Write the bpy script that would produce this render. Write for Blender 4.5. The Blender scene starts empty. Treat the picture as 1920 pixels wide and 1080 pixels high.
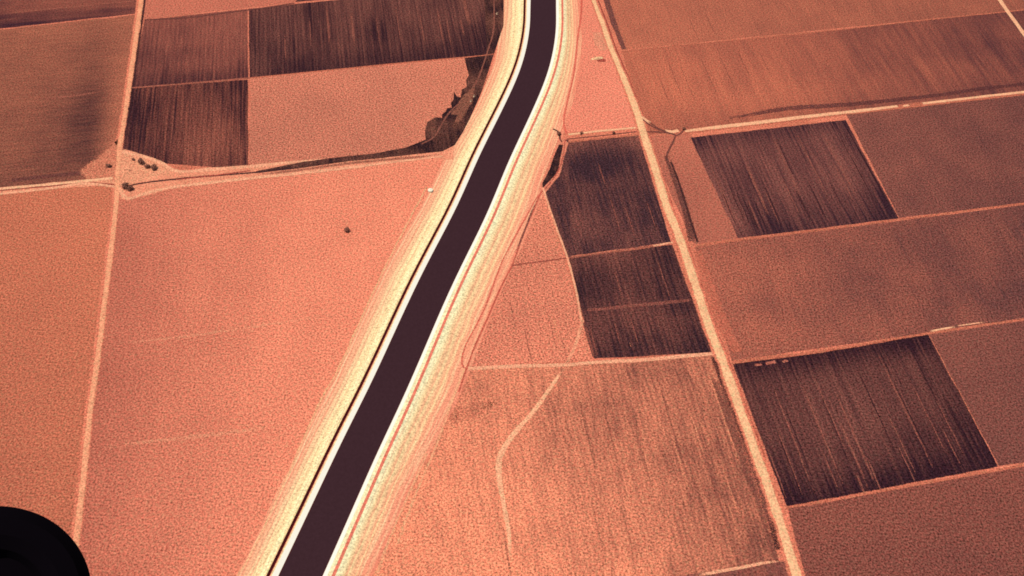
import bpy, bmesh, math, random
from mathutils import Vector, Matrix, noise as mnoise
from mathutils.geometry import tessellate_polygon
random.seed(7)
scene = bpy.context.scene
C = bpy.context.collection

# ------------------------------------------------------------------ camera
FPX, H = 2000.0, 1000.0                       # focal length in photo pixels, flying height in metres
PITCH, ROLL = math.atan(2262/2000.0), math.atan(.0672)
Fv = Vector((0, math.cos(PITCH), -math.sin(PITCH)))
U0 = Vector((0, math.sin(PITCH), math.cos(PITCH)))
R0 = Vector((1, 0, 0))
Rv = math.cos(ROLL)*R0 + math.sin(ROLL)*U0
Uv = -math.sin(ROLL)*R0 + math.cos(ROLL)*U0
cam = bpy.data.cameras.new('camera')
cam.lens = 36*FPX/1920; cam.sensor_width = 36; cam.clip_start = .1; cam.clip_end = 200000
co = bpy.data.objects.new('camera', cam); C.objects.link(co)
m = Matrix((Rv, Uv, -Fv)).transposed().to_4x4(); m.translation = Vector((0, 0, H))
co.matrix_world = m
scene.camera = co

# ------------------------------------------------------------------ light
SUN_DIR = Vector((-.38, -.10, 1.0)).normalized()      # towards the sun
elev = math.asin(SUN_DIR.z); azim = math.atan2(SUN_DIR.x, SUN_DIR.y)
w = bpy.data.worlds.new('World'); scene.world = w; w.use_nodes = True
nt = w.node_tree; bg = nt.nodes['Background']
sky = nt.nodes.new('ShaderNodeTexSky'); sky.sky_type = 'NISHITA'; sky.sun_disc = False
sky.sun_elevation = elev; sky.sun_rotation = azim
nt.links.new(sky.outputs[0], bg.inputs[0]); bg.inputs[1].default_value = .08
sl = bpy.data.lights.new('sun', 'SUN'); sl.energy = 3.6; sl.angle = math.radians(.53); sl.color = (1, .93, .82)
so = bpy.data.objects.new('sun', sl); C.objects.link(so)
so.rotation_euler = SUN_DIR.to_track_quat('Z', 'Y').to_euler(); so.location = SUN_DIR*500
vs = scene.view_settings
vs.view_transform = 'Standard'; vs.look = 'None'; vs.gamma = 1; vs.exposure = 0.66
scene.cycles.filter_width = 1.75
scene.cycles.transparent_max_bounces = 24
LIGHT = (1.93, 1.90, 1.90)          # what a white flat ground shows in this light, per channel (measured)

# ------------------------------------------------------------------ helpers
def ray(px, py): return Fv + Rv*((px-960)/FPX) + Uv*((540-py)/FPX)
def P(px, py, z=0.0):
    d = ray(px, py); t = (z-H)/d.z
    return Vector((d.x*t, d.y*t, z))
def col(c):
    o = []
    for v, l in zip(c, LIGHT):
        v /= 255
        v = v/12.92 if v <= .04045 else ((v+.055)/1.055)**2.4
        o.append(v/l)
    return (*o, 1)
ROW = math.radians(11.8)         # crop rows run along this bearing (left of +Y)
ACR = math.radians(15.3)
class N:
    def __init__(s, name):
        s.m = bpy.data.materials.new(name); s.m.use_nodes = True; s.t = s.m.node_tree
        for n in list(s.t.nodes): s.t.nodes.remove(n)
    def n(s, typ, **k):
        nd = s.t.nodes.new('ShaderNode'+typ)
        for a, v in k.items(): setattr(nd, a, v)
        return nd
    def link(s, a, b): s.t.links.new(a, b)
    def put(s, inp, v):
        if hasattr(v, 'links') or isinstance(v, bpy.types.NodeSocket): s.link(v, inp)
        else: inp.default_value = v
    def math(s, op, a, b=0.0, c=None, clamp=False):
        nd = s.n('Math', operation=op, use_clamp=clamp); s.put(nd.inputs[0], a); s.put(nd.inputs[1], b)
        if c is not None: s.put(nd.inputs[2], c)
        return nd.outputs[0]
    def mix(s, f, a, b, mode='MIX'):
        nd = s.n('Mix', data_type='RGBA', blend_type=mode); s.put(nd.inputs['Factor'], f)
        s.put(nd.inputs[6], a); s.put(nd.inputs[7], b); return nd.outputs[2]
    def noise(s, vec, scale, detail=2, rough=.5):
        nd = s.n('TexNoise'); s.link(vec, nd.inputs['Vector']); nd.inputs['Scale'].default_value = scale
        nd.inputs['Detail'].default_value = detail; nd.inputs['Roughness'].default_value = rough
        return nd.outputs[0]
    def pos(s): return s.n('NewGeometry').outputs['Position']
    def mapped(s, vec, rot=0.0, scale=(1, 1, 1), loc=(0, 0, 0)):
        nd = s.n('Mapping'); s.link(vec, nd.inputs[0]); nd.inputs['Rotation'].default_value = (0, 0, rot)
        nd.inputs['Scale'].default_value = scale; nd.inputs['Location'].default_value = loc; return nd.outputs[0]
    def attr(s, name): return s.n('Attribute', attribute_name=name).outputs['Fac']
    def smooth(s, v, a, b):
        nd = s.n('MapRange', interpolation_type='SMOOTHSTEP'); s.put(nd.inputs[0], v)
        nd.inputs[1].default_value = a; nd.inputs[2].default_value = b; return nd.outputs[0]
    def ramp(s, v, stops):
        nd = s.n('ValToRGB'); s.put(nd.inputs[0], v); e = nd.color_ramp.elements
        e[0].position, e[0].color = stops[0][0], col(stops[0][1])
        e[1].position, e[1].color = stops[-1][0], col(stops[-1][1])
        for p, c in stops[1:-1]: x = e.new(p); x.color = col(c)
        return nd.outputs[0]
    def clods(s, c, amp=1.0, hue=True):
        """soil clods and stubble a metre or two across: brightness and hue both vary"""
        p = s.pos()
        g = s.noise(p, .46, 3, .75)
        g2 = s.noise(s.mapped(p, 0, (1, 1, 1), (300, 70, 0)), .3, 3, .75)
        f = s.math('MULTIPLY_ADD', s.math('SUBTRACT', g, .5), 4.2*amp, 1.0)
        v = s.n('CombineColor'); [s.link(f, v.inputs[i]) for i in range(3)]
        c = s.mix(1.0, c, v.outputs[0], 'MULTIPLY')
        if not hue: return c
        c = s.mix(s.smooth(g2, .46, .72), c, s.mix(1.0, c, (.82, 1.13, 1.02, 1), 'MULTIPLY'))
        c = s.mix(s.smooth(g2, .54, .28), c, s.mix(1.0, c, (1.06, .86, .86, 1), 'MULTIPLY'))
        return c
    def finish(s, c, alpha=None, rough=.95, spec=0.0, bump=None):
        b = s.n('BsdfPrincipled'); s.put(b.inputs['Base Color'], c)
        b.inputs['Roughness'].default_value = rough; b.inputs['Specular IOR Level'].default_value = spec
        if bump is not None:
            bn = s.n('Bump'); s.link(bump, bn.inputs['Height']); bn.inputs['Strength'].default_value = .4
            bn.inputs['Distance'].default_value = .3; s.link(bn.outputs[0], b.inputs['Normal'])
        if alpha is not None: s.put(b.inputs['Alpha'], alpha)
        o = s.n('OutputMaterial'); s.link(b.outputs[0], o.inputs[0]); return s.m

def scatter(s, cov):
    """loose material: each half-metre clod is either there or not, so the sheet thins out by clods"""
    fl = s.n('VectorMath', operation='SNAP'); s.link(s.pos(), fl.inputs[0]); fl.inputs[1].default_value = (.45, .45, 50)
    wn = s.n('TexWhiteNoise', noise_dimensions='2D'); s.link(fl.outputs[0], wn.inputs[0])
    return s.math('LESS_THAN', s.math('ADD', wn.outputs[0], .001), cov)
def soft_edge(s, wob=.5, scale=.12, cover=1.02):
    """ragged, dusty edge: coverage falls off towards the outline where the attribute 'edge' is 0"""
    n = s.noise(s.pos(), scale, 3, .65)
    v = s.math('ADD', s.attr('edge'), s.math('MULTIPLY', s.math('SUBTRACT', n, .5), wob))
    return scatter(s, s.math('MULTIPLY', s.smooth(v, .1, .8), cover))

def soil(name, cd, cl, broad=.3, fine=.3, patch=.3, rot=ROW, grain=1.0, bw=14, fw=3.2, blen=170, sharp=0, edge=True, rowp=6.5):
    s = N(name); p = s.pos(); seed = random.uniform(-900, 900)
    q = s.mapped(s.mapped(p, -rot), 0, (1, 1, 1), (seed, seed*.7, 0))
    nb = s.noise(s.mapped(q, 0, (1/bw, 1/blen, 1)), 1, 2, .6)
    nf = s.noise(s.mapped(q, 0, (1/fw, 1/(blen*.45), 1)), 1, 2, .6)
    if sharp: nb = s.math('ADD', nb, s.math('MULTIPLY', s.smooth(s.noise(s.mapped(q, 0, (1/(bw*.45), 1/(blen*1.6), 1)), 1, 1), .62, .74), sharp))
    sp = s.n('SeparateXYZ'); s.link(q, sp.inputs[0])
    ph = s.math('ADD', s.math('MULTIPLY', sp.outputs[0], math.tau/rowp), s.math('MULTIPLY', nb, 9))
    rw = s.math('MULTIPLY_ADD', s.math('SINE', ph), .16, .5)
    nf = s.math('ADD', s.math('MULTIPLY', nf, .7), s.math('MULTIPLY', rw, .3))
    npc = s.noise(s.mapped(p, 0, (1, 1, 1), (seed, 0, 0)), 1/75, 5, .62)
    t = s.attr('tone')
    for nn, a in ((nb, broad), (nf, fine), (npc, patch)):
        t = s.math('ADD', t, s.math('MULTIPLY', s.math('SUBTRACT', nn, .5), a*2))
    t = s.math('ADD', t, 0, clamp=True)
    c = s.clods(s.mix(t, col(cd), col(cl)), grain)
    return s.finish(c, soft_edge(s) if edge else None)

def flat(name, c, alpha=1.0, grain=.6, wob=.5, streak=0.0):
    s = N(name)
    v = s.noise(s.pos(), .05, 3, .6)
    cc = s.mix(s.math('MULTIPLY', s.smooth(v, .35, .7), .35), col(c), s.mix(1.0, col(c), (.72, .66, .66, 1), 'MULTIPLY'))
    a = soft_edge(s, wob, .12, alpha if alpha < 1 else 1.02)
    return s.finish(s.clods(cc, grain), a)

ZL = [0.0]
def nz(): ZL[0] += .0016; return ZL[0]
def link(name, verts, faces, mat, attrs=None, kind='structure', parent=None, smooth=False):
    me = bpy.data.meshes.new(name); me.from_pydata([tuple(v) for v in verts], [], faces)
    if mat: me.materials.append(mat)
    for k, vals in (attrs or {}).items():
        a = me.attributes.new(k, 'FLOAT', 'POINT'); a.data.foreach_set('value', vals)
    if smooth: me.polygons.foreach_set('use_smooth', [True]*len(me.polygons))
    me.update(); o = bpy.data.objects.new(name, me); C.objects.link(o)
    if kind: o['kind'] = kind
    if parent: o.parent = parent
    return o

def lerp2(M, u, v):
    r, c = len(M), len(M[0]); x = u*(c-1); y = v*(r-1); i = min(int(x), max(c-2, 0)); j = min(int(y), max(r-2, 0))
    fx = x-i; fy = y-j; i2 = min(i+1, c-1); j2 = min(j+1, r-1)
    sm = lambda a: a*a*(3-2*a)
    fx, fy = sm(fx), sm(fy)
    return (M[j][i]*(1-fx)+M[j][i2]*fx)*(1-fy) + (M[j2][i]*(1-fx)+M[j2][i2]*fx)*fy

def field(corners, mat, M, z=None, soft=2.2, jit=.9, n=56, name='field'):
    """a field laid out between four ground points; M is its soil/crop tone from corner to corner, with lens falloff painted into outer fields"""
    z = nz() if z is None else z
    A, B, D, E = [P(*c) for c in corners]
    wl = max((B-A).length, 1); hl = max((E-A).length, 1)
    us = [0, soft/wl] + [i/n for i in range(1, n)] + [1-soft/wl, 1]
    vs_ = [0, soft/hl] + [i/n for i in range(1, n)] + [1-soft/hl, 1]
    us = sorted(us); vs_ = sorted(vs_)
    V, T, Ed = [], [], []
    for v in vs_:
        for u in us:
            p = (A*(1-u)+B*u)*(1-v) + (E*(1-u)+D*u)*v
            d = mnoise.noise_vector(p*.035)*jit + mnoise.noise_vector(p*.17)*jit*.5
            V.append((p.x+d.x, p.y+d.y, z)); T.append(lerp2(M, u, v))
            Ed.append(0.0 if u in (0, 1) or v in (0, 1) else 1.0)
    k = len(us)
    Fc = [(j*k+i, (j+1)*k+i, (j+1)*k+i+1, j*k+i+1) for j in range(len(vs_)-1) for i in range(k-1)]
    return link(name, V, Fc, mat, {'tone': T, 'edge': Ed})

def smooth_line(pts, step=8.0):
    """Catmull-Rom through ground points, resampled"""
    if len(pts) == 2: pts = [pts[0], (pts[0]+pts[1])/2, pts[1]]
    q = [2*pts[0]-pts[1]] + list(pts) + [2*pts[-1]-pts[-2]]
    out = []
    for i in range(1, len(q)-2):
        a, b, c, d = q[i-1], q[i], q[i+1], q[i+2]; n = max(2, int((c-b).length/step))
        for k in range(n):
            t = k/n
            out.append(.5*((2*b)+(c-a)*t+(2*a-5*b+4*c-d)*t*t+(3*b-a-3*c+d)*t**3))
    out.append(pts[-1]); return out

def normals(L):
    o = []
    for i in range(len(L)):
        d = L[min(i+1, len(L)-1)]-L[max(i-1, 0)]; d.z = 0; d.normalize(); o.append(Vector((d.y, -d.x, 0)))
    return o      # to the right of travel

def strip_mesh(px, width, z=None, hgt=0.0, jit=.35, fade=0):
    z = nz() if z is None else z
    L = smooth_line([P(*c, z) for c in px]); Nn = normals(L); V, F, E, T = [], [], [], []
    prof = ((-.5, 0, 0), (-.28, .8, 1), (0, 1, 1), (.28, .8, 1), (.5, 0, 0)); n = len(L)
    for i, (p, nn) in enumerate(zip(L, Nn)):
        t = i/(n-1); wd = width if not isinstance(width, (tuple, list)) else lerp2([list(width)], t, 0)
        j = mnoise.noise(p*.05)*jit; wj = wd*(1+.22*mnoise.noise(p*.06+Vector((9, 9, 9))))
        f = 1.0 if not fade else min(1, t*fade, (1-t)*fade)
        for a, h, e in prof:
            q = p+nn*(a*wj+j); V.append((q.x, q.y, z+h*hgt)); E.append(e*f); T.append(.5)
    k = len(prof)
    F = [(i*k+a, i*k+a+1, (i+1)*k+a+1, (i+1)*k+a) for i in range(n-1) for a in range(k-1)]
    return V, F, {'edge': E, 'tone': T}
def strip(name, px, width, mat, **k):
    V, F, A = strip_mesh(px, width, **k); return link(name, V, F, mat, A)
def strips(name, lines, mat, **k):
    """several furrows of one field in one sheet (surface pattern)"""
    VV, FF, EE = [], [], []
    z = nz()
    for px, wd in lines:
        V, F, A = strip_mesh(px, wd, z=z, **k); b = len(VV)
        VV += V; FF += [tuple(i+b for i in f) for f in F]; EE += A['edge']; z += .0002
    return link(name, VV, FF, mat, {'edge': EE, 'tone': [.5]*len(VV)})
def patch(name, px, mat, z=None, soft=2.0, jit=1.0, tone=.5):
    """an irregular patch of ground with a ragged rim"""
    z = nz() if z is None else z
    pts = [P(*c) for c in px]; L = []
    for a, b in zip(pts, pts[1:]+pts[:1]):
        n = max(1, int((b-a).length/5)); L += [a+(b-a)*(i/n) for i in range(n)]
    area = sum(a.x*b.y-b.x*a.y for a, b in zip(L, L[1:]+L[:1]))
    if area < 0: L.reverse()
    n = len(L); inner, outer = [], []
    for i, p in enumerate(L):
        d = L[(i+1) % n]-L[i-1]; d.normalize(); nn = Vector((-d.y, d.x, 0))
        j = mnoise.noise(p*.08)*jit + mnoise.noise(p*.3)*jit*.5
        outer.append(p-nn*(soft*.5-j)); inner.append(p+nn*(soft*.5+j))
    V = [(p.x, p.y, z) for p in outer] + [(p.x, p.y, z) for p in inner]
    F = [(i, (i+1) % n, n+(i+1) % n, n+i) for i in range(n)]
    for t3 in tessellate_polygon([[Vector(V[n+i]) for i in range(n)]]):
        a, b, c = t3
        if (V[n+b][0]-V[n+a][0])*(V[n+c][1]-V[n+a][1])-(V[n+b][1]-V[n+a][1])*(V[n+c][0]-V[n+a][0]) < 0: b, c = c, b
        F.append((n+a, n+b, n+c))
    return link(name, V, F, mat, {'edge': [0.0]*n+[1.0]*n, 'tone': [tone]*(2*n)})

# ------------------------------------------------------------------ ground to the horizon
s = N('plain'); p = s.pos()
vor = s.n('TexVoronoi', distance='CHEBYCHEV'); s.link(s.mapped(p, -ROW, (1/520, 1/300, 0)), vor.inputs['Vector']); vor.inputs['Scale'].default_value = 1
sep = s.n('SeparateColor'); s.link(vor.outputs['Color'], sep.inputs[0])
far = s.ramp(sep.outputs[0], [(0, (85, 52, 54)), (.35, (130, 78, 70)), (.7, (185, 104, 84)), (1, (225, 128, 100))])
nb = s.noise(s.mapped(p, -ROW, (1/9, 1/200, 1)), 1, 3)
far = s.mix(s.math('MULTIPLY', s.smooth(nb, .4, .7), .35), far, col((95, 56, 54)))
rr = s.n('VectorMath', operation='DISTANCE'); s.link(p, rr.inputs[0]); rr.inputs[1].default_value = (0, 950, 0)
near = s.mix(s.smooth(s.noise(p, 1/60, 4), .3, .7), col((205, 114, 88)), col((232, 130, 102)))
m_plain = s.finish(s.clods(s.mix(s.smooth(rr.outputs['Value'], 900, 1000), near, far), 1))
G = 60000; n = 24
V = [(x*G/n, y*G/n, -.02) for y in range(-n, n+1) for x in range(-n, n+1)]; k = 2*n+1
link('ground', V, [(j*k+i, j*k+i+1, (j+1)*k+i+1, (j+1)*k+i) for j in range(2*n) for i in range(2*n)], m_plain)

# ------------------------------------------------------------------ fields
DK, LT = (58, 34, 40), (164, 98, 82)
def F(corners, M, cd, cl, **k): 
    return field(corners, soil('soil', cd, cl, **k), M)
# north-west
F([(-300, -60), (268, -90), (254, 26), (-300, 88)], [[.05,.05,.02,.05,.25,.4],[.05,.05,.05,.3,.6,.6],[.05,.02,.1,.4,.5,.5],[.0,.0,.0,.02,.15,.3]], (70, 40, 48), (190, 106, 82), rot=-(math.pi/2-ACR), broad=.35, fine=.12, blen=260, bw=12)
F([(-300, 88), (254, 27), (217, 338), (-300, 378)],
  [[.45,.4,.42,.45,.46,.5,.55,.5,.5],[.4,.4,.42,.42,.42,.45,.45,.4,.48],[.38,.42,.4,.4,.45,.42,.42,.3,.55],[.42,.4,.4,.38,.42,.4,.36,.12,.6],[.35,.36,.38,.38,.36,.34,.28,.08,.6],[.35,.35,.36,.34,.36,.3,.25,.12,.75],[.3,.3,.3,.3,.3,.28,.22,.35,.8]],
  (80, 48, 48), (210, 122, 92), rot=-(math.pi/2-ACR), broad=.16, fine=.16, patch=.2, blen=60, bw=6)
F([(268, -90), (660, -130), (552, 5), (270, 37)], [[.5,.5],[.65,.6]], (140, 80, 70), (225, 125, 98), broad=.1, fine=.1, patch=.15)
F([(270, 37), (465, 16), (467, 147), (243, 165)], [[.36,.42,.42],[.34,.42,.4],[.24,.34,.32],[.16,.1,.16]], (66, 38, 44), (200, 112, 90), broad=.14, fine=.42, fw=2.8, patch=.2)
F([(552, 5), (640, -130), (960, -160), (940, -33)], [[.2,.2],[.2,.2]], DK, LT, broad=.3, fine=.3, patch=.1)
F([(465, 16), (955, -34), (920, 103), (467, 147)], [[.24,.3,.2,.36,.26,.38,.2,.46,.08],[.2,.28,.16,.32,.22,.32,.3,.42,.02],[.22,.16,.22,.3,.14,.26,.28,.12,.02],[.15,.08,.08,.04,.05,.1,.06,.04,.04]], DK, LT, broad=.24, fine=.5, patch=.18, fw=2.7, grain=1.3, sharp=.16, blen=240, bw=9)
F([(468, 147), (912, 104), (880, 280), (466, 320)], [[.5,.5,.58],[.36,.42,.5],[.4,.42,.5]], (158, 94, 78), (248, 144, 112), broad=.06, fine=.1, patch=.22, grain=1.25)
F([(243, 165), (466, 148), (467, 320), (214, 300)], [[.12,.2,.18,.1],[.05,.18,.26,.1],[.1,.22,.36,.12],[.02,.14,.42,.2],[.0,.02,.34,.2]], (60, 34, 40), (200, 112, 88), broad=.16, fine=.55, patch=.2, fw=2.8, grain=1.3, blen=240, bw=9)
# west and south-west
F([(-300, 380), (216, 346), (118, 1250), (-300, 1330)], [[.35,.45,.58],[.3,.42,.55],[.22,.34,.46],[.18,.26,.36],[.15,.2,.3]], (166, 92, 72), (230, 130, 96), broad=.08, fine=.08, patch=.2, rot=-(math.pi/2-ACR))  # darker to the left: view-edge falloff painted into the tones
F([(221, 346), (872, 286), (430, 1260), (118, 1250)], [[.28,.58,.8,.85],[.1,.5,.8,.92],[.08,.42,.78,.98],[.1,.36,.7,.98],[.08,.22,.45,.7]], (186, 102, 82), (248, 144, 112), broad=.1, fine=.1, patch=.26)
# north-east
F([(1098, -90), (2300, -210), (2300, -20), (1165, 95)], [[.45,.38,.26,.14,.1],[.6,.48,.34,.2,.12],[.6,.44,.36,.24,.12]], (104, 62, 58), (226, 126, 94), broad=.12, fine=.18, patch=.25)
F([(1165, 95), (2300, -20), (2300, 135), (1205, 255)], [[.62,.48,.26,.14,.0,.0],[.7,.56,.28,.16,.0,.0],[.68,.6,.34,.18,.0,.0],[.5,.52,.28,.2,.04,.0]], (84, 50, 54), (226, 124, 92), broad=.2, fine=.18, patch=.18)
F([(1060, -90), (1092, -90), (1197, 240), (1056, 250)], [[.8,.8],[.75,.8]], (190, 104, 86), (250, 144, 115), broad=.05, fine=.05, patch=.2)
F([(1208, 255), (1293, 247), (1384, 449), (1302, 461)], [[.7,.75],[.5,.6],[.5,.5]], (120, 70, 64), (215, 120, 94), broad=.1, fine=.12, patch=.2)
F([(1585, 214), (2300, 135), (2300, 335), (1686, 410)], [[.6,.4,.2],[.55,.35,.15],[.5,.3,.1]], (84, 52, 54), (164, 94, 78), broad=.1, fine=.16, patch=.35, grain=1.3)
F([(1293, 257), (1586, 224), (1687, 410), (1383, 449)],
  [[.05,.18,.15,.12,.18,.08],[.25,.36,.28,.28,.34,.16],[.34,.2,.36,.3,.4,.16],[.42,.2,.42,.28,.42,.18],[.5,.14,.24,.22,.26,.08],[.3,.06,.1,.12,.12,.0]],
  (60, 36, 44), (180, 106, 90), broad=.22, fine=.48, patch=.14, bw=6, fw=2.9, blen=240, grain=1.2)
F([(1300, 462), (2300, 335), (2300, 545), (1372, 678)], [[.55,.28,.15,.1],[.56,.26,.13,.1],[.56,.27,.14,.1],[.6,.32,.16,.1]], (94, 58, 58), (206, 114, 88), broad=.1, fine=.16, patch=.3, grain=1.3)
F([(1740, 626), (2300, 545), (2300, 805), (1873, 876)], [[.5,.3,.2],[.42,.25,.2],[.35,.25,.2]], (92, 56, 56), (172, 98, 80), broad=.08, fine=.1, patch=.2, grain=1.2)
F([(1474, 952), (2300, 805), (2400, 1320), (1572, 1320)], [[.6,.5,.3],[.5,.4,.25],[.45,.3,.2]], (94, 54, 54), (168, 94, 76), broad=.08, fine=.1, patch=.2, grain=1.3)
F([(1372, 682), (1741, 625), (1874, 876), (1474, 952)],
  [[.08,.04,.02,.0,.0],[.3,.34,.38,.32,.2],[.28,.44,.48,.34,.18],[.1,.3,.32,.12,.08],[.0,.04,.0,.0,.0]],
  (54, 30, 38), (158, 94, 80), broad=.18, fine=.46, patch=.18, sharp=.36, bw=7, fw=2.7, blen=260, grain=1.3)
# between the canal and the diagonal road
F([(1004, 352), (1020, 352), (1114, 674), (878, 692)], [[.7,.7],[.6,.62],[.55,.6],[.6,.7]], (165, 96, 80), (246, 142, 110), broad=.14, fine=.3, patch=.28, grain=1.3)
F([(1062, 264), (1198, 252), (1260, 455), (1063, 482)], [[.35,.2,.35],[.02,.04,.08],[.1,.06,.12],[.22,.16,.1],[.12,.2,.03]], (66, 42, 48), (186, 108, 88), broad=.1, fine=.36, patch=.32, grain=1.5)
patch('field', [(1060, 262), (1066, 262), (1070, 484), (1062, 482), (1040, 418), (1020, 352), (1038, 330), (1050, 308)], soil('soil', (66, 42, 48), (186, 108, 88), broad=.1, fine=.36, patch=.32, grain=1.5), tone=.1)
F([(1062, 484), (1261, 457), (1337, 662), (1113, 674)], [[.2,.3,.15],[.1,.18,.1],[.2,.2,.1],[.08,.12,.05]], (58, 36, 42), (180, 104, 86), broad=.12, fine=.44, patch=.28, grain=1.4)
F([(862, 693), (1336, 663), (1532, 1260), (500, 1260)],
  [[.7,.62,.55,.4,.28,.3],[.78,.78,.56,.42,.32,.25],[.85,.9,.82,.55,.42,.2],[.9,.9,.86,.74,.46,.08],[.85,.72,.68,.62,.4,.05]],
  (136, 78, 66), (250, 148, 112), broad=.3, fine=.6, patch=.5, grain=1.1, fw=2.8, bw=9, blen=80)
patch('field', [(1180, 1092), (1300, 1076), (1405, 1062), (1472, 1052), (1535, 1260), (1200, 1260)], soil('soil', (90, 54, 56), (190, 106, 84)), tone=.4)

# ------------------------------------------------------------------ canal
WL = 2.6
Lpx = [(996, 0), (996, 33), (991, 78), (985, 107), (974, 144), (959, 174), (944, 204), (922, 244), (896, 296), (858, 390), (784, 530), (691, 730), (642, 824), (520, 1080)]
Rpx = [(1041, 0), (1043, 33), (1041, 74), (1034, 111), (1022, 148), (1000, 200), (978, 252), (948, 315), (913, 398), (848, 530), (763, 730), (714, 835), (607, 1080)]
Lw = [P(*c, WL) for c in Lpx]; Rw = [P(*c, WL) for c in Rpx]
def ext(pts, a, b):
    d0 = (pts[0]-pts[2]).normalized(); d1 = (pts[-1]-pts[-3]).normalized()
    return [pts[0]+d0*a, pts[0]+d0*a*.3] + pts + [pts[-1]+d1*b*.3, pts[-1]+d1*b]
def relax(L, n=14):
    L = [v.copy() for v in L]
    for _ in range(n): L = [L[0]]+[(L[i-1]+2*L[i]+L[i+1])/4 for i in range(1, len(L)-1)]+[L[-1]]
    return L
def nearest(q, L): return min(L, key=lambda v: (v-q).length)
Ls = relax(smooth_line(ext(Lw, 2600, 1200), 6)); Rs = relax(smooth_line(ext(Rw, 2600, 1200), 6))
# centre line: midpoints, then both edges laid off it with a constant water width
Mid = relax([(v+nearest(v, Rs))/2 for v in Ls], 60)[::-1]      # near to far, so that the normals point to the right bank
HALF = 20.3
def loft(name, side, prof, mat, width=None, smooth=True):
    """side -1 = left bank, +1 = right bank; prof = (offset from water edge in metres or share of bank width, z, u)"""
    L = Mid; Nn = normals(L); V, F_, uu, vv, ee = [], [], [], [], []; run = 0
    for i, (p, nn) in enumerate(zip(L, Nn)):
        if i: run += (L[i]-L[i-1]).length
        wd = width(p) if width else 1
        for o, z, u, e in prof:
            off = o if o < 15 or not width else 13+(wd-13)*(o-15)/85
            wob = 0 if o < 15 else mnoise.noise(Vector((run*.03, o*.2, side)))*1.2
            q = p+nn*side*(HALF+off+wob)
            V.append((q.x, q.y, z)); uu.append(u); vv.append(run); ee.append(e)
    k = len(prof)
    for i in range(len(L)-1):
        for a in range(k-1):
            f = (i*k+a, i*k+a+1, (i+1)*k+a+1, (i+1)*k+a)
            F_.append(f if side > 0 else f[::-1])
    o = link(name, V, F_, mat, {'u': uu, 'v': vv, 'edge': ee}, smooth=False); return o

s = N('canal_water'); p = s.pos()
rip = s.noise(p, .9, 3, .6)
c = s.mix(s.noise(p, .3, 3, .7), col((54, 32, 36)), col((70, 44, 50)))
m_water = s.finish(c, rough=.25, spec=.02, bump=rip)
V, F_ = [], []
for p_, nn in zip(Mid, normals(Mid)):
    for a in (-1, 1):
        q = p_+nn*a*(HALF+.3); V.append((q.x, q.y, WL))
link('water', V, [(2*i, 2*i+1, 2*i+3, 2*i+2) for i in range(len(Mid)-1)], m_water)

def bank_material(name, stops, streaky=.5):
    s = N(name); u = s.attr('u'); v = s.attr('v')
    cmb = s.n('CombineXYZ'); s.link(s.math('MULTIPLY', u, 1), cmb.inputs[0]); s.link(v, cmb.inputs[1])
    n1 = s.noise(s.mapped(cmb.outputs[0], 0, (18, 1/180, 1)), 1, 3, .6)
    n2 = s.noise(s.mapped(cmb.outputs[0], 0, (46, 1/110, 1)), 1, 2, .6)
    n3 = s.noise(s.pos(), 1/26, 4, .6)
    t = u
    for nn, a in ((n1, .07*streaky), (n2, .05*streaky), (n3, .06*streaky)):
        t = s.math('ADD', t, s.math('MULTIPLY', s.math('SUBTRACT', nn, .5), a*2))
    c = s.ramp(t, stops)
    pale = s.mix(s.math('MULTIPLY', s.smooth(n2, .55, .66), .5), c, col((254, 230, 174)))
    red = s.mix(s.math('MULTIPLY', s.smooth(n1, .48, .36), .4), pale, col((246, 158, 122)))
    return s.finish(s.clods(red, .6, False), soft_edge(s, .4))
m_conc = N('concrete'); pc = m_conc.pos()
cc = m_conc.mix(m_conc.noise(pc, .25, 4, .7), col((255, 244, 218)), col((255, 253, 240)))
m_conc = m_conc.finish(cc, rough=.8)
m_waterline = flat('waterline_concrete', (96, 22, 16), 1, .3); 
def plain_mat(name, a, b, grain=.5):
    s = N(name); return s.finish(s.clods(s.mix(s.noise(s.pos(), .12, 4, .7), col(a), col(b)), grain))
m_waterline = plain_mat('waterline_concrete', (92, 24, 18), (112, 34, 24), .3)  # dark red band along the water's edge
m_berm = plain_mat('berm_soil', (255, 226, 168), (252, 205, 148))
m_asph = plain_mat('canal_road_tar', (62, 14, 20), (80, 22, 26), .4)
m_redroad = plain_mat('canal_road_dirt', (226, 112, 92), (242, 136, 112), .5)
m_crest = plain_mat('crest_gravel', (254, 240, 190), (254, 230, 176), .5)
CR = 3.6
loft('canal_lining', -1, [(-.6, WL-.6, 0, 1), (.0, WL, 0, 1)], m_waterline)
loft('canal_lining', -1, [(.7, WL+.22, 0, 1), (6.2, CR, 0, 1), (6.5, CR, 0, 1)], m_conc)
loft('canal_lining', -1, [(.0, WL, 0, 1), (.7, WL+.22, 0, 1)], m_waterline)
loft('canal_lining', 1, [(-.6, WL-.6, 0, 1), (.0, WL, 0, 1), (.7, WL+.25, 0, 1)], m_waterline)
loft('canal_lining', 1, [(.7, WL+.25, 0, 1), (4.6, CR, 0, 1), (5.0, CR, 0, 1)], m_conc)
loft('embankment_crest', -1, [(6.5, CR-.02, 0, 1), (8.0, CR-.02, 0, 1)], m_berm)
loft('canal_road', -1, [(8.0, CR+.04, 0, 1), (8.6, CR+.04, 0, 1)], m_redroad)
loft('canal_road', -1, [(8.6, CR+.04, 0, 1), (11.9, CR+.04, 0, 1)], m_asph)
loft('embankment_crest', -1, [(11.9, CR-.02, 0, 1), (13.4, CR-.02, 0, 1)], m_berm)
loft('embankment_crest', 1, [(5.0, CR-.02, 0, 1), (9.2, CR-.02, 0, 1)], m_crest)
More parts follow.
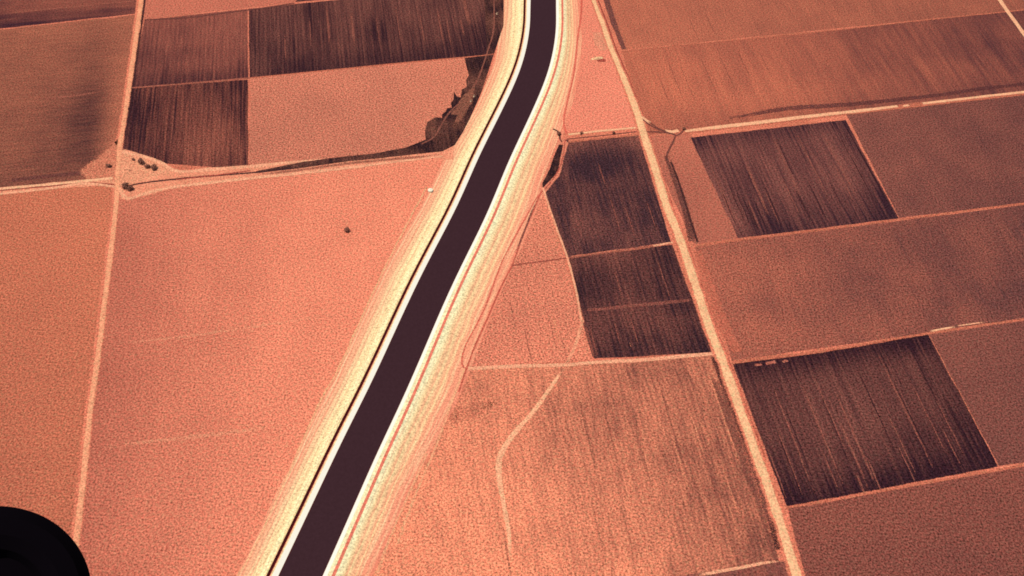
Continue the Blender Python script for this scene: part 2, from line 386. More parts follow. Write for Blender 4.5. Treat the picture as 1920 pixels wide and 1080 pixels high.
loft('canal_road', 1, [(9.2, CR+.04, 0, 1), (12.6, CR+.04, 0, 1)], m_redroad)
loft('embankment_crest', 1, [(12.6, CR-.02, 0, 1), (13.4, CR-.02, 0, 1)], m_crest)
def wfun(tab):
    q = [(P(960, y).y, w_) for y, w_ in tab]
    def f(p):
        if p.y >= q[0][0]: return q[0][1]
        for (a, wa), (b, wb) in zip(q, q[1:]):
            if a >= p.y >= b: t = (a-p.y)/(a-b); return wa+(wb-wa)*t
        return q[-1][1]
    return f
wl = wfun([(0, 52), (48, 52), (126, 45), (218, 42), (300, 46), (530, 50), (730, 46), (1080, 42)])
wr = wfun([(0, 40), (120, 48), (250, 60), (398, 63), (730, 62), (900, 52), (1080, 48)])
Z0 = ZL[0]+.06
left_prof = [(15, CR-.02, 0, 1)] + [(15+85*t, Z0+(CR-Z0)*max(0, 1-t/.42), t, 1) for t in (.14, .28, .42, .55, .68, .8, .88, .94)] + [(100, Z0, 1, 0)]
LB = [(0, (253, 234, 178)), (.13, (254, 236, 180)), (.27, (251, 220, 160)), (.31, (246, 192, 146)), (.35, (252, 226, 168)), (.44, (251, 216, 160)), (.48, (245, 176, 136)),
      (.53, (250, 206, 154)), (.6, (250, 196, 148)), (.64, (244, 158, 122)), (.7, (249, 186, 142)), (.77, (247, 170, 130)), (.81, (243, 148, 116)), (.86, (252, 198, 152)), (.9, (246, 154, 120)), (1, (245, 146, 114))]
RB = [(0, (253, 244, 196)), (.1, (254, 238, 184)), (.2, (252, 212, 156)), (.26, (247, 176, 134)), (.32, (253, 216, 158)), (.4, (250, 186, 140)), (.44, (247, 172, 130)), (.49, (252, 214, 156)),
      (.54, (248, 172, 130)), (.6, (246, 158, 122)), (.64, (251, 196, 148)), (.68, (245, 154, 120)), (.78, (244, 150, 118)), (.82, (249, 178, 136)), (.87, (240, 140, 110)), (1, (240, 140, 110))]
loft('embankment', -1, left_prof, bank_material('embankment_soil', LB), wl)
loft('embankment', 1, left_prof, bank_material('embankment_soil', RB, .7), wr)
ZL[0] = Z0+.02

# ------------------------------------------------------------------ roads, tracks, ditches
m_road = flat('dirt_road', (251, 182, 140), 1, .5, .5)
m_roadr = flat('dirt_road_verge', (238, 134, 104), .85, .8, .8)
m_pale = flat('pale_track', (250, 172, 134), .95, .7, .8)
m_faint = flat('faint_track', (252, 168, 130), .4, .8, 1.0)
m_headland = flat('headland', (208, 116, 90), .85, .9, .9)
m_headdim = flat('headland_dull', (168, 96, 80), .8, .9, .9)
m_dark = flat('ditch_weeds', (70, 42, 44), .9, .8, .9)
m_darkr = flat('ditch_soil_heap_shadow', (172, 78, 66), .8, .8, .8)
m_brown = flat('brown_weeds', (118, 68, 62), .85, .9, 1.0)
# west road
WR = [(290, -190), (265, 0), (251, 100), (241, 170), (231, 237), (224, 281), (220, 333), (219, 370), (213, 430), (205, 494), (195, 577), (185, 659), (168.5, 776), (159, 873), (148, 969), (142, 1022), (120, 1200)]
strip('verge', [(x+6, y) for x, y in WR[:5]], 5, m_dark)
strip('verge', [(x-2, y) for x, y in WR], 13, m_roadr)
strip('road', WR, [8.5]*5+[8]+[7.5]*6, flat('dirt_road_dull', (247, 164, 124), 1, .6, .5), hgt=.25)
strip('road', [(x+1, y) for x, y in WR[1:8]], 4, flat('wheel_track', (252, 186, 144), .7, .6, .8), hgt=.1)
# east-west ditch with a track on either bank
strip('verge', [(-300, 388), (22, 357), (100, 348), (215, 340)], 16, flat('bank_soil', (244, 156, 120), .9, .7, .8))
strip('track', [(-300, 380), (22, 352), (100, 345), (212, 334)], 6, m_road, hgt=.2)
strip('ditch', [(-300, 384), (22, 355), (120, 346.5), (160, 342), (218, 347)], 3.4, flat('ditch_bed', (150, 66, 58), .9, .6, .6))
strip('verge', [(22, 338), (110, 328), (205, 320)], 9, m_brown)
strip('track', [(-300, 392), (22, 361), (100, 352), (160, 344), (215, 350)], 5.5, m_pale)
patch('verge', [(222, 282), (236, 280), (262, 289), (300, 303), (338, 322), (300, 336), (226, 350), (220, 330)], flat('junction_soil', (238, 156, 120), 1, .9, 1.2), jit=1.5)
patch('verge', [(150, 320), (180, 300), (200, 280), (222, 262), (222, 335), (160, 335)], flat('scraped_soil', (222, 132, 102), .85, .9, 1.2), soft=10, jit=3)
# embankment toe strip south of the lateral, the lateral itself
patch('verge', [(226, 350), (330, 322), (480, 312), (600, 302), (700, 291), (800, 272), (850, 262), (850, 300), (800, 296), (700, 306), (600, 320), (480, 334), (330, 352), (240, 376), (226, 372)], flat('bank_soil', (243, 152, 118), .9, .7, .8), jit=.8)
strip('track', [(226, 285), (262, 291), (300, 304), (334, 321), (400, 317), (480, 311), (550, 304), (640, 297), (720, 287), (790, 270)], [6, 6, 7, 8, 8, 7, 6, 4, 3, 2.5], m_pale)
strip('track', [(222, 352), (238, 372), (262, 366), (290, 358), (330, 350), (480, 333), (600, 321), (720, 306), (830, 293)], [6.5, 6.5, 6.5, 7, 7, 7, 6, 5, 3.5], m_pale, hgt=.15)
jag = [(912, 104), (871, 109), (875, 126), (879, 141), (874, 150), (875, 163), (866, 168), (864, 183), (857, 181), (851, 172), (850, 188), (845, 193), (847, 202), (838, 203), (836, 209), (829, 214), (829, 221), (816, 220), (810, 224), (801, 229), (797, 245), (798, 262)]
m_weed = soil('weed_ground', (52, 32, 36), (164, 100, 80), broad=.2, fine=.3, patch=.8, grain=1.5)
patch('verge', jag+[(760, 277), (700, 288), (650, 293), (570, 303), (550, 307), (480, 321), (480, 325), (560, 316), (650, 303), (730, 295), (780, 289), (830, 284), (853, 272), (868, 248), (884, 216), (903, 172), (918, 126), (932, 84), (944, 48), (945, -40), (940, -170), (905, -160), (908, 0), (912, 70)], m_weed, soft=.5, jit=.3, tone=.2)
strip('verge', [(470, 329), (560, 319), (650, 307), (730, 299), (790, 294), (840, 288)], 6, flat('bank_weeds', (150, 88, 72), .7, .9, 1.2), fade=5)
strip('track', [(790, 270), (815, 255), (840, 214), (874, 181), (896, 148), (915, 93), (926, 48), (925, -40), (920, -160)], 3, flat('grey_track', (150, 88, 74), .8, .8, .6))
patch('verge', [(868, 180), (890, 160), (886, 190), (866, 225), (850, 240), (858, 215), (846, 215)], flat('stubble', (160, 98, 78), .7, 1, 1.2), soft=4, jit=1.5)
strip('ditch', [(226, 352), (262, 344), (300, 339), (380, 331), (480, 323), (560, 313)], [3, 4, 4, 4, 7], m_dark, fade=12)
strip('ditch', [(330, 337), (400, 329), (470, 320)], 3, m_darkr)
strips('verge', [([(256, 301), (268, 307), (292, 320)], 8), ([(228, 350), (240, 354), (252, 360)], 9), ([(194, 314), (204, 313), (212, 311)], 7), ([(232, 320), (240, 318), (250, 321)], 4)], flat('brush_ground', (150, 88, 74), .6, .9, 1.4), fade=3)
# field line north-west
strip('headland', [(243, 165), (345, 157), (468, 146), (600, 133), (760, 117), (905, 104), (925, 101)], 2.6, m_headland)
strip('headland', [(243, 165), (345, 157), (468, 146)], 4, m_headdim)
strip('headland', [(22, 24), (110, 15), (250, 2)], 3.4, m_headdim)
strip('headland', [(60, 186), (130, 181), (200, 170)], 4, m_headdim, fade=4)
strip('verge', [(271, 37), (350, 33), (478, 17), (552, 6)], 4, m_brown)
strip('headland', [(192, 650), (260, 640), (340, 632), (480, 612), (660, 586)], 4, m_faint, fade=3)
strip('headland', [(168, 842), (300, 826), (420, 812), (560, 794)], 6, m_faint, fade=3)
# faint streak along the toe of the left embankment
strip('track', [(430, 1100), (470, 1040), (540, 890), (600, 755), (640, 680), (700, 548), (745, 455), (800, 350)], 3.0, flat('toe_track', (253, 190, 140), .65, .6, .8), jit=1)
strip('track', [(745, 1020), (770, 950), (820, 830), (850, 745), (872, 690)], 3.0, flat('toe_track', (250, 180, 134), .65, .6, .8))
strip('track', [(700, 1100), (735, 1000), (800, 850)], 3.0, flat('toe_track', (250, 180, 134), .6, .6, .8))

# right-of-way lines east of the canal
strip('track', [(1092, -160), (1091, 0), (1083, 74), (1076, 137), (1065, 185), (1057, 228), (1062, 250)], 3.4, flat('red_track', (226, 104, 86), .85, .6, .6))
patch('verge', [(1046, 264), (1058, 262), (1066, 268), (1056, 300), (1048, 330), (1022, 362), (1010, 356), (1024, 318)], flat('bank_soil', (232, 136, 108), .95, .8, .5))
patch('verge', [(1048, 271), (1056, 272), (1050, 300), (1046, 322), (1030, 340), (1018, 352), (1017, 344), (1030, 318), (1040, 290)], m_weed, jit=.5, soft=1.5, tone=.0)
strip('ditch', [(1036, 242), (1042, 244), (1049, 250), (1050, 260), (1054, 266)], 3.2, m_dark)
strip('ditch', [(1060, 262), (1056, 290), (1050, 312), (1036, 338), (1020, 355)], 2.0, m_darkr)
strip('ditch', [(1020, 355), (1014, 362), (1003, 388), (981, 441), (960, 498), (940, 537), (914, 597), (892, 645), (875, 690), (860, 735)], 2.6, flat('red_ditch', (196, 88, 72), .85, .6, .7))
strip('ditch', [(1014, 362), (1003, 376), (988, 404), (951, 471), (932, 515), (907, 582), (873, 648), (866, 674), (869, 688), (876, 690)], 2.4, flat('red_ditch', (220, 102, 84), .85, .6, .8))
strip('ditch', [(1009, 372), (999, 392), (984, 432), (966, 478)], 3, m_brown, fade=4)
strip('ditch', [(958, 498), (1010, 491), (1062, 484)], 2.6, flat('brown_line', (150, 72, 62), .8, .7, .7))
strip('headland', [(1062, 484), (1160, 470), (1230, 460)], 3.4, m_headdim)
strip('headland', [(1225, 461), (1262, 454)], 3.4, m_pale)
strip('headland', [(1092, 582), (1140, 578), (1200, 572), (1300, 562)], 6, flat('mown_line', (156, 88, 76), .7, .9, 1.1), fade=14)
strip('headland', [(1018, 352), (1040, 418), (1064, 484), (1080, 545), (1090, 600)], 3.2, m_pale)
strip('headland', [(1094, 604), (1104, 640), (1113, 670)], 3, m_brown)
strip('headland', [(878, 691), (960, 687), (1060, 684), (1120, 679), (1200, 675), (1290, 667), (1337, 663)], 6.5, m_pale)
strip('track', [(1092, 600), (1084, 632), (1072, 662), (1061, 684)], 5, flat('field_path', (252, 168, 130), .75, .8, .9))
strip('track', [(1061, 684), (1036, 721), (1002, 769), (973, 802), (950, 832), (936, 860), (936, 895), (943, 939), (954, 999), (958, 1060)], [4.5, 5, 6, 7, 8, 8, 6, 5, 4.5], flat('field_track', (254, 180, 138), .95, .7, .9), fade=8)
strip('track', [(1066, 252), (1120, 246), (1196, 239)], 5, m_road)
strip('ditch', [(1062, 261), (1130, 254), (1200, 246)], 2.6, m_brown)
strip('headland', [(1066, 266), (1130, 259), (1200, 252)], 5, m_headland)
patch('verge', [(845, 775), (890, 755), (930, 758), (900, 775), (850, 792)], flat('damp_soil', (176, 98, 80), .26, 1, 1.6), soft=14, jit=5)
patch('verge', [(1112, 62), (1126, 60), (1136, 78), (1142, 92), (1126, 96), (1116, 84)], flat('bare_soil', (250, 168, 132), .5, .8, 1.3), soft=6, jit=2)

# diagonal road
DR = [(1058, -160), (1113, 0), (1130, 44), (1144, 85), (1170, 148), (1193, 207), (1207, 252), (1228, 315), (1250, 386), (1279, 459), (1307, 544), (1332, 619), (1357, 682), (1377, 738), (1421, 860), (1450, 941), (1493, 1076), (1550, 1260)]
strip('verge', [(1338, 668), (1352, 706), (1374, 762), (1400, 830), (1430, 915), (1462, 1030)], [8, 10, 12, 13, 15, 11], flat('dark_verge', (74, 44, 44), .8, .9, 1.3))
strip('verge', [(1330, 690), (1362, 770), (1396, 860), (1425, 935), (1452, 1020)], 15, flat('brown_stubble', (130, 76, 66), .6, .9, 1.4), fade=6)
strip('ditch', [(x+8+y*.006, y) for x, y in DR[1:15]], 3.0, m_darkr)
strip('verge', [(1308, 470), (1330, 540), (1356, 610), (1384, 660)], [12, 18, 20, 16], flat('road_margin', (206, 112, 88), .75, .9, 1.1))
strip('verge', DR, [13, 13, 13, 14, 18, 20, 20, 20, 20, 20, 20, 22], m_roadr)
strip('road', DR, [8, 8, 8, 9.5, 12, 13, 13, 13, 13, 12.5, 12, 11], flat('dirt_road', (252, 190, 142), 1, .5, .5), hgt=.35)
strip('road', [(1209, 256), (1229, 318), (1250, 384), (1279, 457)], [5, 9, 9, 5], flat('road_crown', (255, 222, 172), .7, .5, 1), hgt=.15, fade=6)
strip('headland', [(1128, -90), (1136, -10), (1150, 40), (1170, 92)], [14, 13, 12, 9], flat('weedy_strip', (120, 72, 68), .72, 1, 1.3))

# east fields
strip('headland', [(1165, 96), (1300, 82), (1420, 71), (1560, 57), (1730, 38), (1895, 21), (2300, -20)], 3.4, m_headland)
strip('verge', [(1330, 226), (1400, 216), (1480, 203), (1600, 195), (1760, 178), (1895, 160), (2300, 118)], [6, 12, 10, 9, 9, 12, 12], flat('dull_weeds', (104, 60, 60), .62, .9, 1.4), fade=9)
ER = lambda pts, wd: strip('road', pts, wd, m_road, hgt=.25)
strip('verge', [(1282, 247), (1345, 239), (1500, 221), (1682, 201), (1750, 193), (1895, 177), (2300, 131)], 12, m_headland)
ER([(1284, 246), (1345, 238.5), (1420, 230), (1500, 220), (1600, 209), (1683, 199)], [6, 9, 9, 8, 8, 6])
ER([(1694, 199), (1704, 197)], 4.5)
ER([(1730, 194), (1800, 186), (1897, 175), (2300, 131)], 6)
strip('road', [(1840, -60), (1875, 0), (1900, 36), (1990, 160)], 9, m_road, hgt=.2)
strip('track', [(1203, 219), (1212, 226), (1219, 230)], 6, m_road)
strip('track', [(1247, 245), (1262, 247), (1272, 244)], 7, m_road)
strip('ditch', [(1203, 222), (1218, 234), (1236, 243), (1258, 250), (1268, 254), (1276, 250), (1284, 242)], 3.2, m_brown)
strip('ditch', [(1216, 228), (1235, 241), (1250, 246)], 2.4, m_brown)
strip('ditch', [(1208, 248), (1230, 247), (1262, 251), (1266, 256), (1260, 270), (1252, 286), (1249, 296)], 3.4, m_brown)
strip('ditch', [(1249, 294), (1256, 314), (1263, 333), (1274, 362), (1285, 396), (1292, 425), (1297, 452)], [6, 7, 8, 9, 10, 12, 10], flat('shrub_ground', (100, 62, 60), .65, .9, 1.3))
strip('ditch', [(1258, 303), (1272, 340), (1284, 376), (1294, 410), (1308, 454)], 4, m_dark)
strip('headland', [(1300, 461), (1385, 449), (1500, 435), (1690, 411), (1895, 384), (2300, 334)], [6, 5, 3.6, 3, 3, 3], m_headland)
strip('headland', [(1372, 679), (1400, 676), (1500, 664), (1600, 649), (1740, 625), (1895, 602), (2300, 545)], [6, 5, 4, 4, 3.4, 3], m_headland)
strip('headland', [(1742, 622), (1765, 617), (1795, 612)], 3, m_road, fade=4)
strip('headland', [(1790, 612), (1850, 603)], 2.4, m_pale, fade=4)
strip('headland', [(1474, 952), (1560, 938), (1700, 912), (1895, 877), (2300, 805)], 3.4, m_headland)
strip('headland', [(1300, 1080), (1390, 1064), (1430, 1056), (1471, 1050)], 4, m_pale, fade=5)

# single furrows that stand out
m_fl = flat('dry_furrow', (160, 92, 78), .7, .8, 1.2); m_fd = flat('wet_furrow', (56, 32, 40), .6, .8, 1.2)
ROWDIR = Vector((math.sin(ROW), -math.cos(ROW), 0))      # towards the camera
def unproj(v):
    d = v-Vector((0, 0, H)); return (960+FPX*d.dot(Rv)/d.dot(Fv), 540-FPX*d.dot(Uv)/d.dot(Fv))
def furrows(lines, mat):
    out = []
    for x, y, ln, wd in lines:
        a = P(x, y); out.append(([unproj(a+ROWDIR*ln*t) for t in (0, .33, .66, 1)], wd))
    strips('furrows', out, mat, fade=3, jit=.8)
furrows([(1640, 650, 190, 2.4), (1560, 720, 150, 3), (1566, 770, 110, 2.6), (1495, 700, 165, 2.6), (1440, 700, 180, 2), (1452, 790, 105, 1.8), (1662, 770, 90, 2.2), (1700, 700, 120, 1.8), (1740, 720, 110, 1.8), (1760, 790, 70, 1.6), (1520, 690, 130, 1.8), (1602, 880, 36, 3), (1622, 850, 60, 2.2), (1436, 830, 80, 2), (1682, 830, 60, 1.6), (1540, 840, 60, 1.6)], m_fl)
furrows([(1595, 665, 170, 2.4), (1640, 640, 60, 2.4), (1700, 640, 110, 2.2), (1765, 735, 110, 5), (1530, 720, 120, 2), (1470, 760, 110, 2), (1668, 700, 120, 1.8)], m_fd)
furrows([(1395, 300, 120, 4.5), (1488, 240, 170, 2), (1440, 240, 160, 2), (1535, 235, 170, 2), (1328, 300, 130, 1.8), (1400, 370, 65, 1.8), (1340, 320, 120, 1.6), (1465, 330, 90, 1.8), (1560, 300, 100, 1.6), (1430, 350, 80, 1.6)], m_fl)
furrows([(1360, 330, 110, 2), (1350, 350, 90, 1.8), (1400, 380, 60, 2.4), (1412, 370, 70, 2), (1580, 226, 195, 2.6), (1566, 240, 175, 2), (1490, 350, 80, 3.4), (1425, 330, 100, 2), (1376, 350, 90, 1.8), (1510, 330, 90, 2), (1450, 250, 110, 2), (1388, 360, 80, 1.8), (1550, 330, 80, 2)], m_fd)
furrows([(612, 5, 120, 4), (740, 0, 125, 2), (786, 20, 100, 2.6), (658, 20, 100, 4.4), (534, 60, 80, 2.4), (818, 10, 110, 3), (868, -10, 90, 7), (862, 30, 60, 3), (704, 20, 100, 1.6), (835, 30, 90, 2), (580, 30, 90, 1.6)], m_fl)
furrows([(413, 190, 145, 2), (437, 200, 125, 2), (366, 220, 110, 2.4), (402, 180, 150, 1.6), (352, 230, 100, 2), (326, 200, 100, 1.8), (385, 200, 130, 1.6), (425, 170, 150, 1.4), (450, 220, 100, 1.6)], m_fl)
furrows([(1120, 300, 60, 2.4), (1170, 380, 70, 2), (1210, 370, 70, 1.8), (1140, 360, 90, 1.6), (1150, 500, 60, 1.8), (1230, 480, 90, 1.6), (1096, 600, 60, 2.4), (1104, 606, 56, 2), (1150, 600, 40, 1.8), (1180, 590, 50, 1.8)], flat('dry_furrow', (164, 92, 78), .6, .9, 1.2))
furrows([(1026, 370, 100, 1.8), (1034, 580, 70, 2.6), (1066, 760, 110, 2.4), (1180, 640, 10, 1), (1255, 800, 90, 2), (1322, 682, 150, 2.6), (1290, 760, 80, 2), (1200, 820, 90, 2), (1150, 780, 110, 1.8), (1010, 720, 80, 1.6), (1350, 860, 80, 2)], flat('dry_furrow', (248, 152, 116), .55, .9, 1.3))
furrows([(1026, 580, 70, 2), (1078, 720, 130, 2), (1180, 760, 120, 2), (940, 970, 80, 2.4), (1230, 700, 150, 1.8), (1120, 720, 140, 1.8), (1280, 700, 150, 1.8), (980, 600, 80, 2), (955, 560, 60, 2), (1050, 620, 60, 1.8), (1290, 860, 100, 2), (1100, 900, 90, 2), (1160, 930, 80, 2)], flat('wet_furrow', (150, 90, 74), .42, .9, 1.4))
furrows([(1270, 110, 120, 1.8), (1310, 100, 110, 2), (1345, 95, 110, 2), (1250, 110, 110, 1.6), (1380, 90, 80, 2), (1290, 30, 70, 2), (1320, 20, 80, 2), (1420, 90, 90, 1.8), (1230, 130, 100, 1.6)], flat('wet_furrow', (150, 88, 76), .38, .9, 1.4))

# ------------------------------------------------------------------ things
def tag(o, label, cat, group=None):
    o['label'] = label; o['category'] = cat
    if group: o['group'] = group
def empty(name, loc):
    o = bpy.data.objects.new(name, None); C.objects.link(o); o.location = loc; o.empty_display_size = 1; return o
def leaf_mat(name, a, b):
    s = N(name); return s.finish(s.mix(s.noise(s.pos(), 1.3, 2), col(a), col(b)))
m_leaf = leaf_mat('shrub_leaves', (146, 96, 82), (186, 124, 102)); m_bark = leaf_mat('bark', (70, 44, 40), (100, 66, 54))
ZG = ZL[0]+.03
def crown_bm(r, h, n, rnd):
    V, F_ = [], []
    lobes = [(Vector((rnd.uniform(-.5, .5)*r, rnd.uniform(-.5, .5)*r, h*rnd.uniform(.45, .7))), r*rnd.uniform(.45, .7)) for _ in range(6)]
    for _ in range(n):
        c, rr_ = rnd.choice(lobes); d = Vector((rnd.gauss(0, 1), rnd.gauss(0, 1), rnd.gauss(0, .8))).normalized()
        p = c+d*rr_*rnd.uniform(.6, 1.05); p.z = max(p.z, .15)
        a = Vector((rnd.gauss(0, 1), rnd.gauss(0, 1), rnd.gauss(0, 1))).normalized(); b = a.cross(d)
        if b.length < .1: continue
        b.normalize(); k = r*rnd.uniform(.09, .17); i = len(V)
        V += [p-a*k-b*k*.5, p+a*k*.4-b*k, p+a*k+b*k*.4, p-a*k*.3+b*k]; F_.append((i, i+1, i+2, i+3))
    return V, F_
def shrub(px, py, r, label, group=None, seed=0):
    rnd = random.Random(seed); e = empty('shrub', P(px, py, ZG)); tag(e, label, 'shrub', group)
    h = r*1.3; V, F_ = crown_bm(r, h, 420, rnd)
    link('crown', V, F_, m_leaf, kind=None, parent=e)
    V, F_ = [], []
    for k in range(4):
        a = rnd.uniform(0, 6.28); top = Vector((math.cos(a)*r*.4, math.sin(a)*r*.4, h*.6)); bs = Vector((math.cos(a)*.1*r, math.sin(a)*.1*r, -.1))
        i = len(V)
        for q, rr_ in ((bs, r*.07), ((bs+top)/2+Vector((0, 0, .1)), r*.05), (top, r*.02)):
            for t in range(6): V.append(q+Vector((math.cos(t*1.047)*rr_, math.sin(t*1.047)*rr_, 0)))
        for l in range(2):
            for t in range(6): F_.append((i+l*6+t, i+l*6+(t+1) % 6, i+l*6+6+(t+1) % 6, i+l*6+6+t))
    link('trunk', V, F_, m_bark, kind=None, parent=e)
    return e
shrub(266, 305, 4.6, 'dark round shrub in the pale triangle east of the left road junction', seed=1)
shrub(277, 314, 3.4, 'small shrub between two larger ones in the pale junction triangle', seed=2)
shrub(289, 316, 4.8, 'dark shrub nearest the right tip of the pale junction triangle', seed=3)
shrub(237, 351, 5.0, 'dark shrub just right of the left road, south of the lateral ditch', seed=4)
shrub(245, 355, 4.2, 'dark shrub at the southern point of the ditch by the left road', seed=5)
shrub(204, 313, 3.6, 'low brown shrub just left of the left road above the ditch', seed=6)
shrub(250, 300, 2.4, 'tiny shrub near the top of the pale triangle beside the left road', seed=7)
shrub(652, 433, 4.2, 'lone grey-brown shrub in the middle of the plain salmon field', seed=8)
shrub(1048, 252, 3.6, 'dark shrub at the ditch outlet right of the canal bank bend', seed=9)
shrub(1150, 250, 2.6, 'small shrub along the short track between canal and diagonal road', seed=10)
shrub(1090, 251, 2.4, 'tiny dark shrub near the left end of the short track by the canal', seed=11)
shrub(1283, 243, 3.0, 'brown shrub where the pale road on the right begins', seed=12)
# weeds: short plants nobody could count
def weeds(polys, dens, size, name='weeds'):
    rnd = random.Random(5); V, F_ = [], []
    def inside(p, pts):
        c = False; j = len(pts)-1
        for i in range(len(pts)):
            if (pts[i].y > p.y) != (pts[j].y > p.y) and p.x < (pts[j].x-pts[i].x)*(p.y-pts[i].y)/(pts[j].y-pts[i].y)+pts[i].x: c = not c
            j = i
        return c
    for px in polys:
        pts = [P(*c) for c in px]; x0, x1 = min(p.x for p in pts), max(p.x for p in pts); y0, y1 = min(p.y for p in pts), max(p.y for p in pts)
        for _ in range(int((x1-x0)*(y1-y0)*dens)):
            p = Vector((rnd.uniform(x0, x1), rnd.uniform(y0, y1), 0))
            if not inside(p, pts) or mnoise.noise(p*.09) < -.12: continue
            sz = size*rnd.uniform(.5, 1.4)
            for k in range(5):
                a = rnd.uniform(0, 6.28); d = Vector((math.cos(a), math.sin(a), 0)); e = Vector((-d.y, d.x, 0))*sz*.3
                b = Vector((p.x, p.y, ZG-.04)); i = len(V)
                V += [b-e*.4, b+e*.4, b+d*sz*.7+e*.3+Vector((0, 0, sz*.8)), b+d*sz*.6-e*.5+Vector((0, 0, sz*.7))]; F_.append((i, i+1, i+2, i+3))
    return link(name, V, F_, leaf_mat('weed_leaves', (96, 60, 54), (140, 90, 72)), kind='stuff')
weeds([[(873, 118), (905, 108), (896, 148), (868, 185), (840, 212), (815, 250), (797, 262), (801, 232), (830, 222), (850, 200), (866, 180), (878, 160)],
       [(898, 150), (918, 104), (930, 84), (905, 165), (884, 212), (866, 246), (850, 270), (800, 288), (730, 298), (560, 316), (560, 308), (720, 290), (800, 272), (822, 255), (850, 235), (876, 200)],
       [(1048, 271), (1056, 272), (1050, 300), (1046, 322), (1030, 340), (1018, 352), (1017, 344), (1030, 318), (1040, 290)],
       [(1245, 292), (1256, 292), (1268, 326), (1282, 356), (1294, 396), (1304, 452), (1288, 446), (1280, 400), (1266, 356), (1254, 322)]], .09, 1.0)

# concrete standpipes
m_box = leaf_mat('pipe_concrete', (255, 200, 160), (255, 220, 180)); m_dk = leaf_mat('pipe_mouth', (60, 34, 34), (74, 44, 42))
def standpipe(px, py, r, h, label):
    e = empty('standpipe', P(px, py, ZG)); tag(e, label, 'standpipe', None)
    def ring(rings, m_, nm):
        V, F_ = [], []
        for rr_, z in rings:
            for t in range(20): V.append((math.cos(t*math.tau/20)*rr_, math.sin(t*math.tau/20)*rr_, z))
        for l in range(len(rings)-1):
            for t in range(20): F_.append((l*20+t, l*20+(t+1) % 20, l*20+20+(t+1) % 20, l*20+20+t))
        link(nm, V, F_, m_, kind=None, parent=e)
    ring([(r*1.35, -.2), (r*1.35, .25), (r, .3), (r, h), (r*.82, h), (r*.82, h-.6)], m_box, 'pipe')
    ring([(r*.82, h-.35), (.01, h-.3)], m_dk, 'pipe_mouth')
standpipe(932, 26, 1.3, 2.2, 'pale concrete standpipe highest up the dark left bank strip')
standpipe(889, 181, 1.2, 2.0, 'pale standpipe upper of the close pair left of the canal bend')
standpipe(883, 190, 1.2, 2.0, 'pale standpipe lower of the close pair left of the canal bend')
strips('bare_ground', [([(1436, 682), (1446, 680), (1454, 678)], 5), ([(1415, 684), (1420, 684), (1428, 683)], 4), ([(1468, 679), (1473, 676), (1477, 678)], 4)], flat('bare_soil', (200, 114, 94), .8, .8, 1.2))

# white round tank at the foot of the left embankment
def lathe(name, rings, m_, parent, seg=32):
    V, F_ = [], []
    for rr_, z in rings:
        for t in range(seg): V.append((math.cos(t*math.tau/seg)*rr_, math.sin(t*math.tau/seg)*rr_, z))
    for l in range(len(rings)-1):
        for t in range(seg): F_.append((l*seg+t, l*seg+(t+1) % seg, l*seg+seg+(t+1) % seg, l*seg+seg+t))
    return link(name, V, F_, m_, kind=None, parent=parent, smooth=False)
e = empty('water_tank', P(807, 358, ZG)); tag(e, 'small round white tank in the salmon field left of the canal embankment', 'tank')
m_wht = leaf_mat('white_paint', (250, 236, 200), (255, 246, 216))
lathe('tank_wall', [(3.3, -.3), (3.3, 2.0)], m_wht, e)
lathe('roof', [(3.45, 1.95), (3.45, 2.1), (.5, 2.8), (.01, 2.82)], m_wht, e)
lathe('hatch', [(.5, 2.78), (.5, 3.0), (.01, 3.02)], m_wht, e, 16)

# spoil heap beside the diagonal road
def heap(px0, px1, width, h):
    a, b = P(*px0, ZG), P(*px1, ZG); ax = (b-a); L_ = ax.length; ax.normalize(); nn = Vector((-ax.y, ax.x, 0)); V, F_ = [], []
    nu, nv = 40, 16
    for i in range(nu+1):
        for j in range(nv+1):
            u, v = i/nu, j/nv*2-1; env = max(0, math.sin(math.pi*u))**.6
            z = h*env*max(0, 1-abs(v)**1.5)
            p = a+ax*L_*u+nn*v*width*(.3+.7*env)
            z *= 1+.5*mnoise.noise(p*.35); V.append((p.x, p.y, ZG+z-.05))
    F_ = [(i*(nv+1)+j, (i+1)*(nv+1)+j, (i+1)*(nv+1)+j+1, i*(nv+1)+j+1) for i in range(nu) for j in range(nv)]
    return link('dirt_heap', V, F_, plain_mat('heap_soil', (255, 214, 160), (250, 176, 134), 1), kind=None)
o = heap((1108, 111), (1131, 108), 3.2, 2.6); tag(o, 'long pale heap of bare soil in the triangle left of the diagonal road', 'dirt heap')
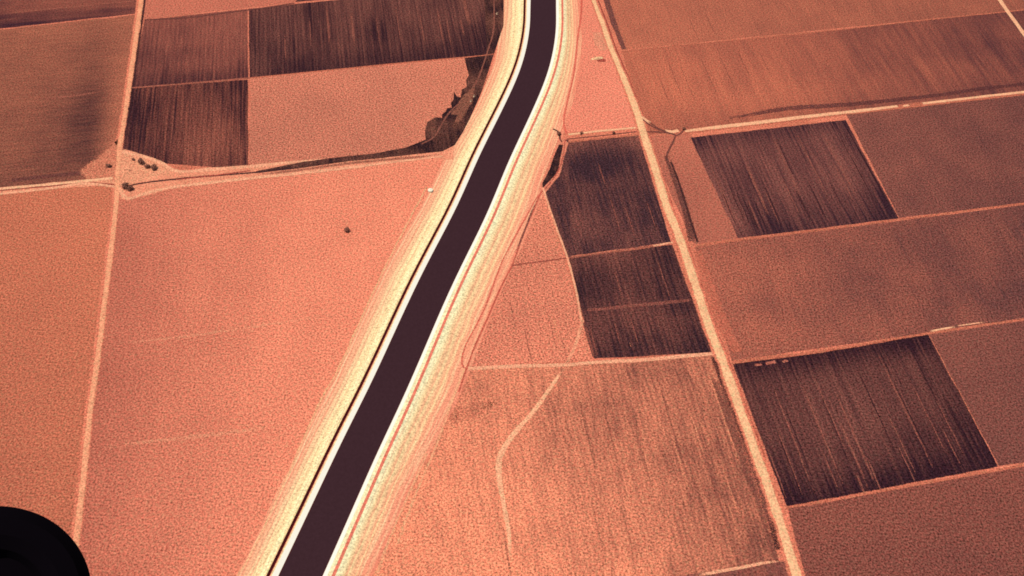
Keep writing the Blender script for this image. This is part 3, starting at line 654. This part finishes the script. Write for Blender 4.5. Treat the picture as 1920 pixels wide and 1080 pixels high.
patch('verge', [(1118, 112), (1132, 110), (1136, 113), (1134, 116), (1122, 116)], m_darkr, soft=1.5, jit=.3)  # the heap's cast shadow, painted on the ground as a dark patch

# ------------------------------------------------------------------ the aircraft's own main wheel, just below the window
s = N('tyre_rubber_shaded'); m_tyre = s.finish((.0015, .0008, .0016, 1), rough=.9, spec=.02)  # near black: the shade on the wheel is put into its colour
m_rim = m_tyre
DIST = 2.45; RW = 194/FPX*DIST*.93
ctr = Vector((0, 0, H)) + ray(-23, 1135)*DIST
e = empty('aircraft_wheel', ctr); tag(e, 'black main wheel of the aircraft itself, cropped in the bottom left corner', 'aircraft wheel')
zax = (-ray(-23, 1135)).normalized()
e.rotation_euler = zax.to_track_quat('Z', 'Y').to_euler()
tw = .075
prof = [(RW*.56, -tw*.8), (RW*.7, -tw*1.0), (RW*.88, -tw*.95), (RW*.96, -tw*.7)]
for g in (-.5, -.18, .18, .5): prof += [(RW*.998, tw*(g-.1)), (RW*.98, tw*(g-.07)), (RW*.98, tw*(g+.07)), (RW*.998, tw*(g+.1))]
prof += [(RW*.96, tw*.7), (RW*.88, tw*.95), (RW*.7, tw), (RW*.56, tw*.8)]
lathe('tyre', prof, m_tyre, e, 160)
rim = lathe('rim', [(RW*.57, -tw*.8), (RW*.5, -tw*.5), (RW*.5, tw*.35), (RW*.57, tw*.82), (RW*.6, tw*.8), (RW*.53, tw*.3), (RW*.2, tw*.35), (RW*.18, tw*.8), (.001, tw*.85)], m_rim, e, 96)
V, F_ = [], []
pts = [Vector((-.0, -.0, -.05)), Vector((-.05, -.05, -.16)), Vector((-.35, -.3, -.14)), Vector((-.8, -.55, .0))]
for p_ in pts:
    for t in range(12): V.append(p_+Vector((math.cos(t*math.tau/12)*.02, math.sin(t*math.tau/12)*.035, math.sin(t*math.tau/12)*.01)))
for l in range(3):
    for t in range(12): F_.append((l*12+t, l*12+(t+1) % 12, l*12+12+(t+1) % 12, l*12+12+t))
link('strut', V, F_, m_rim, kind=None, parent=e)
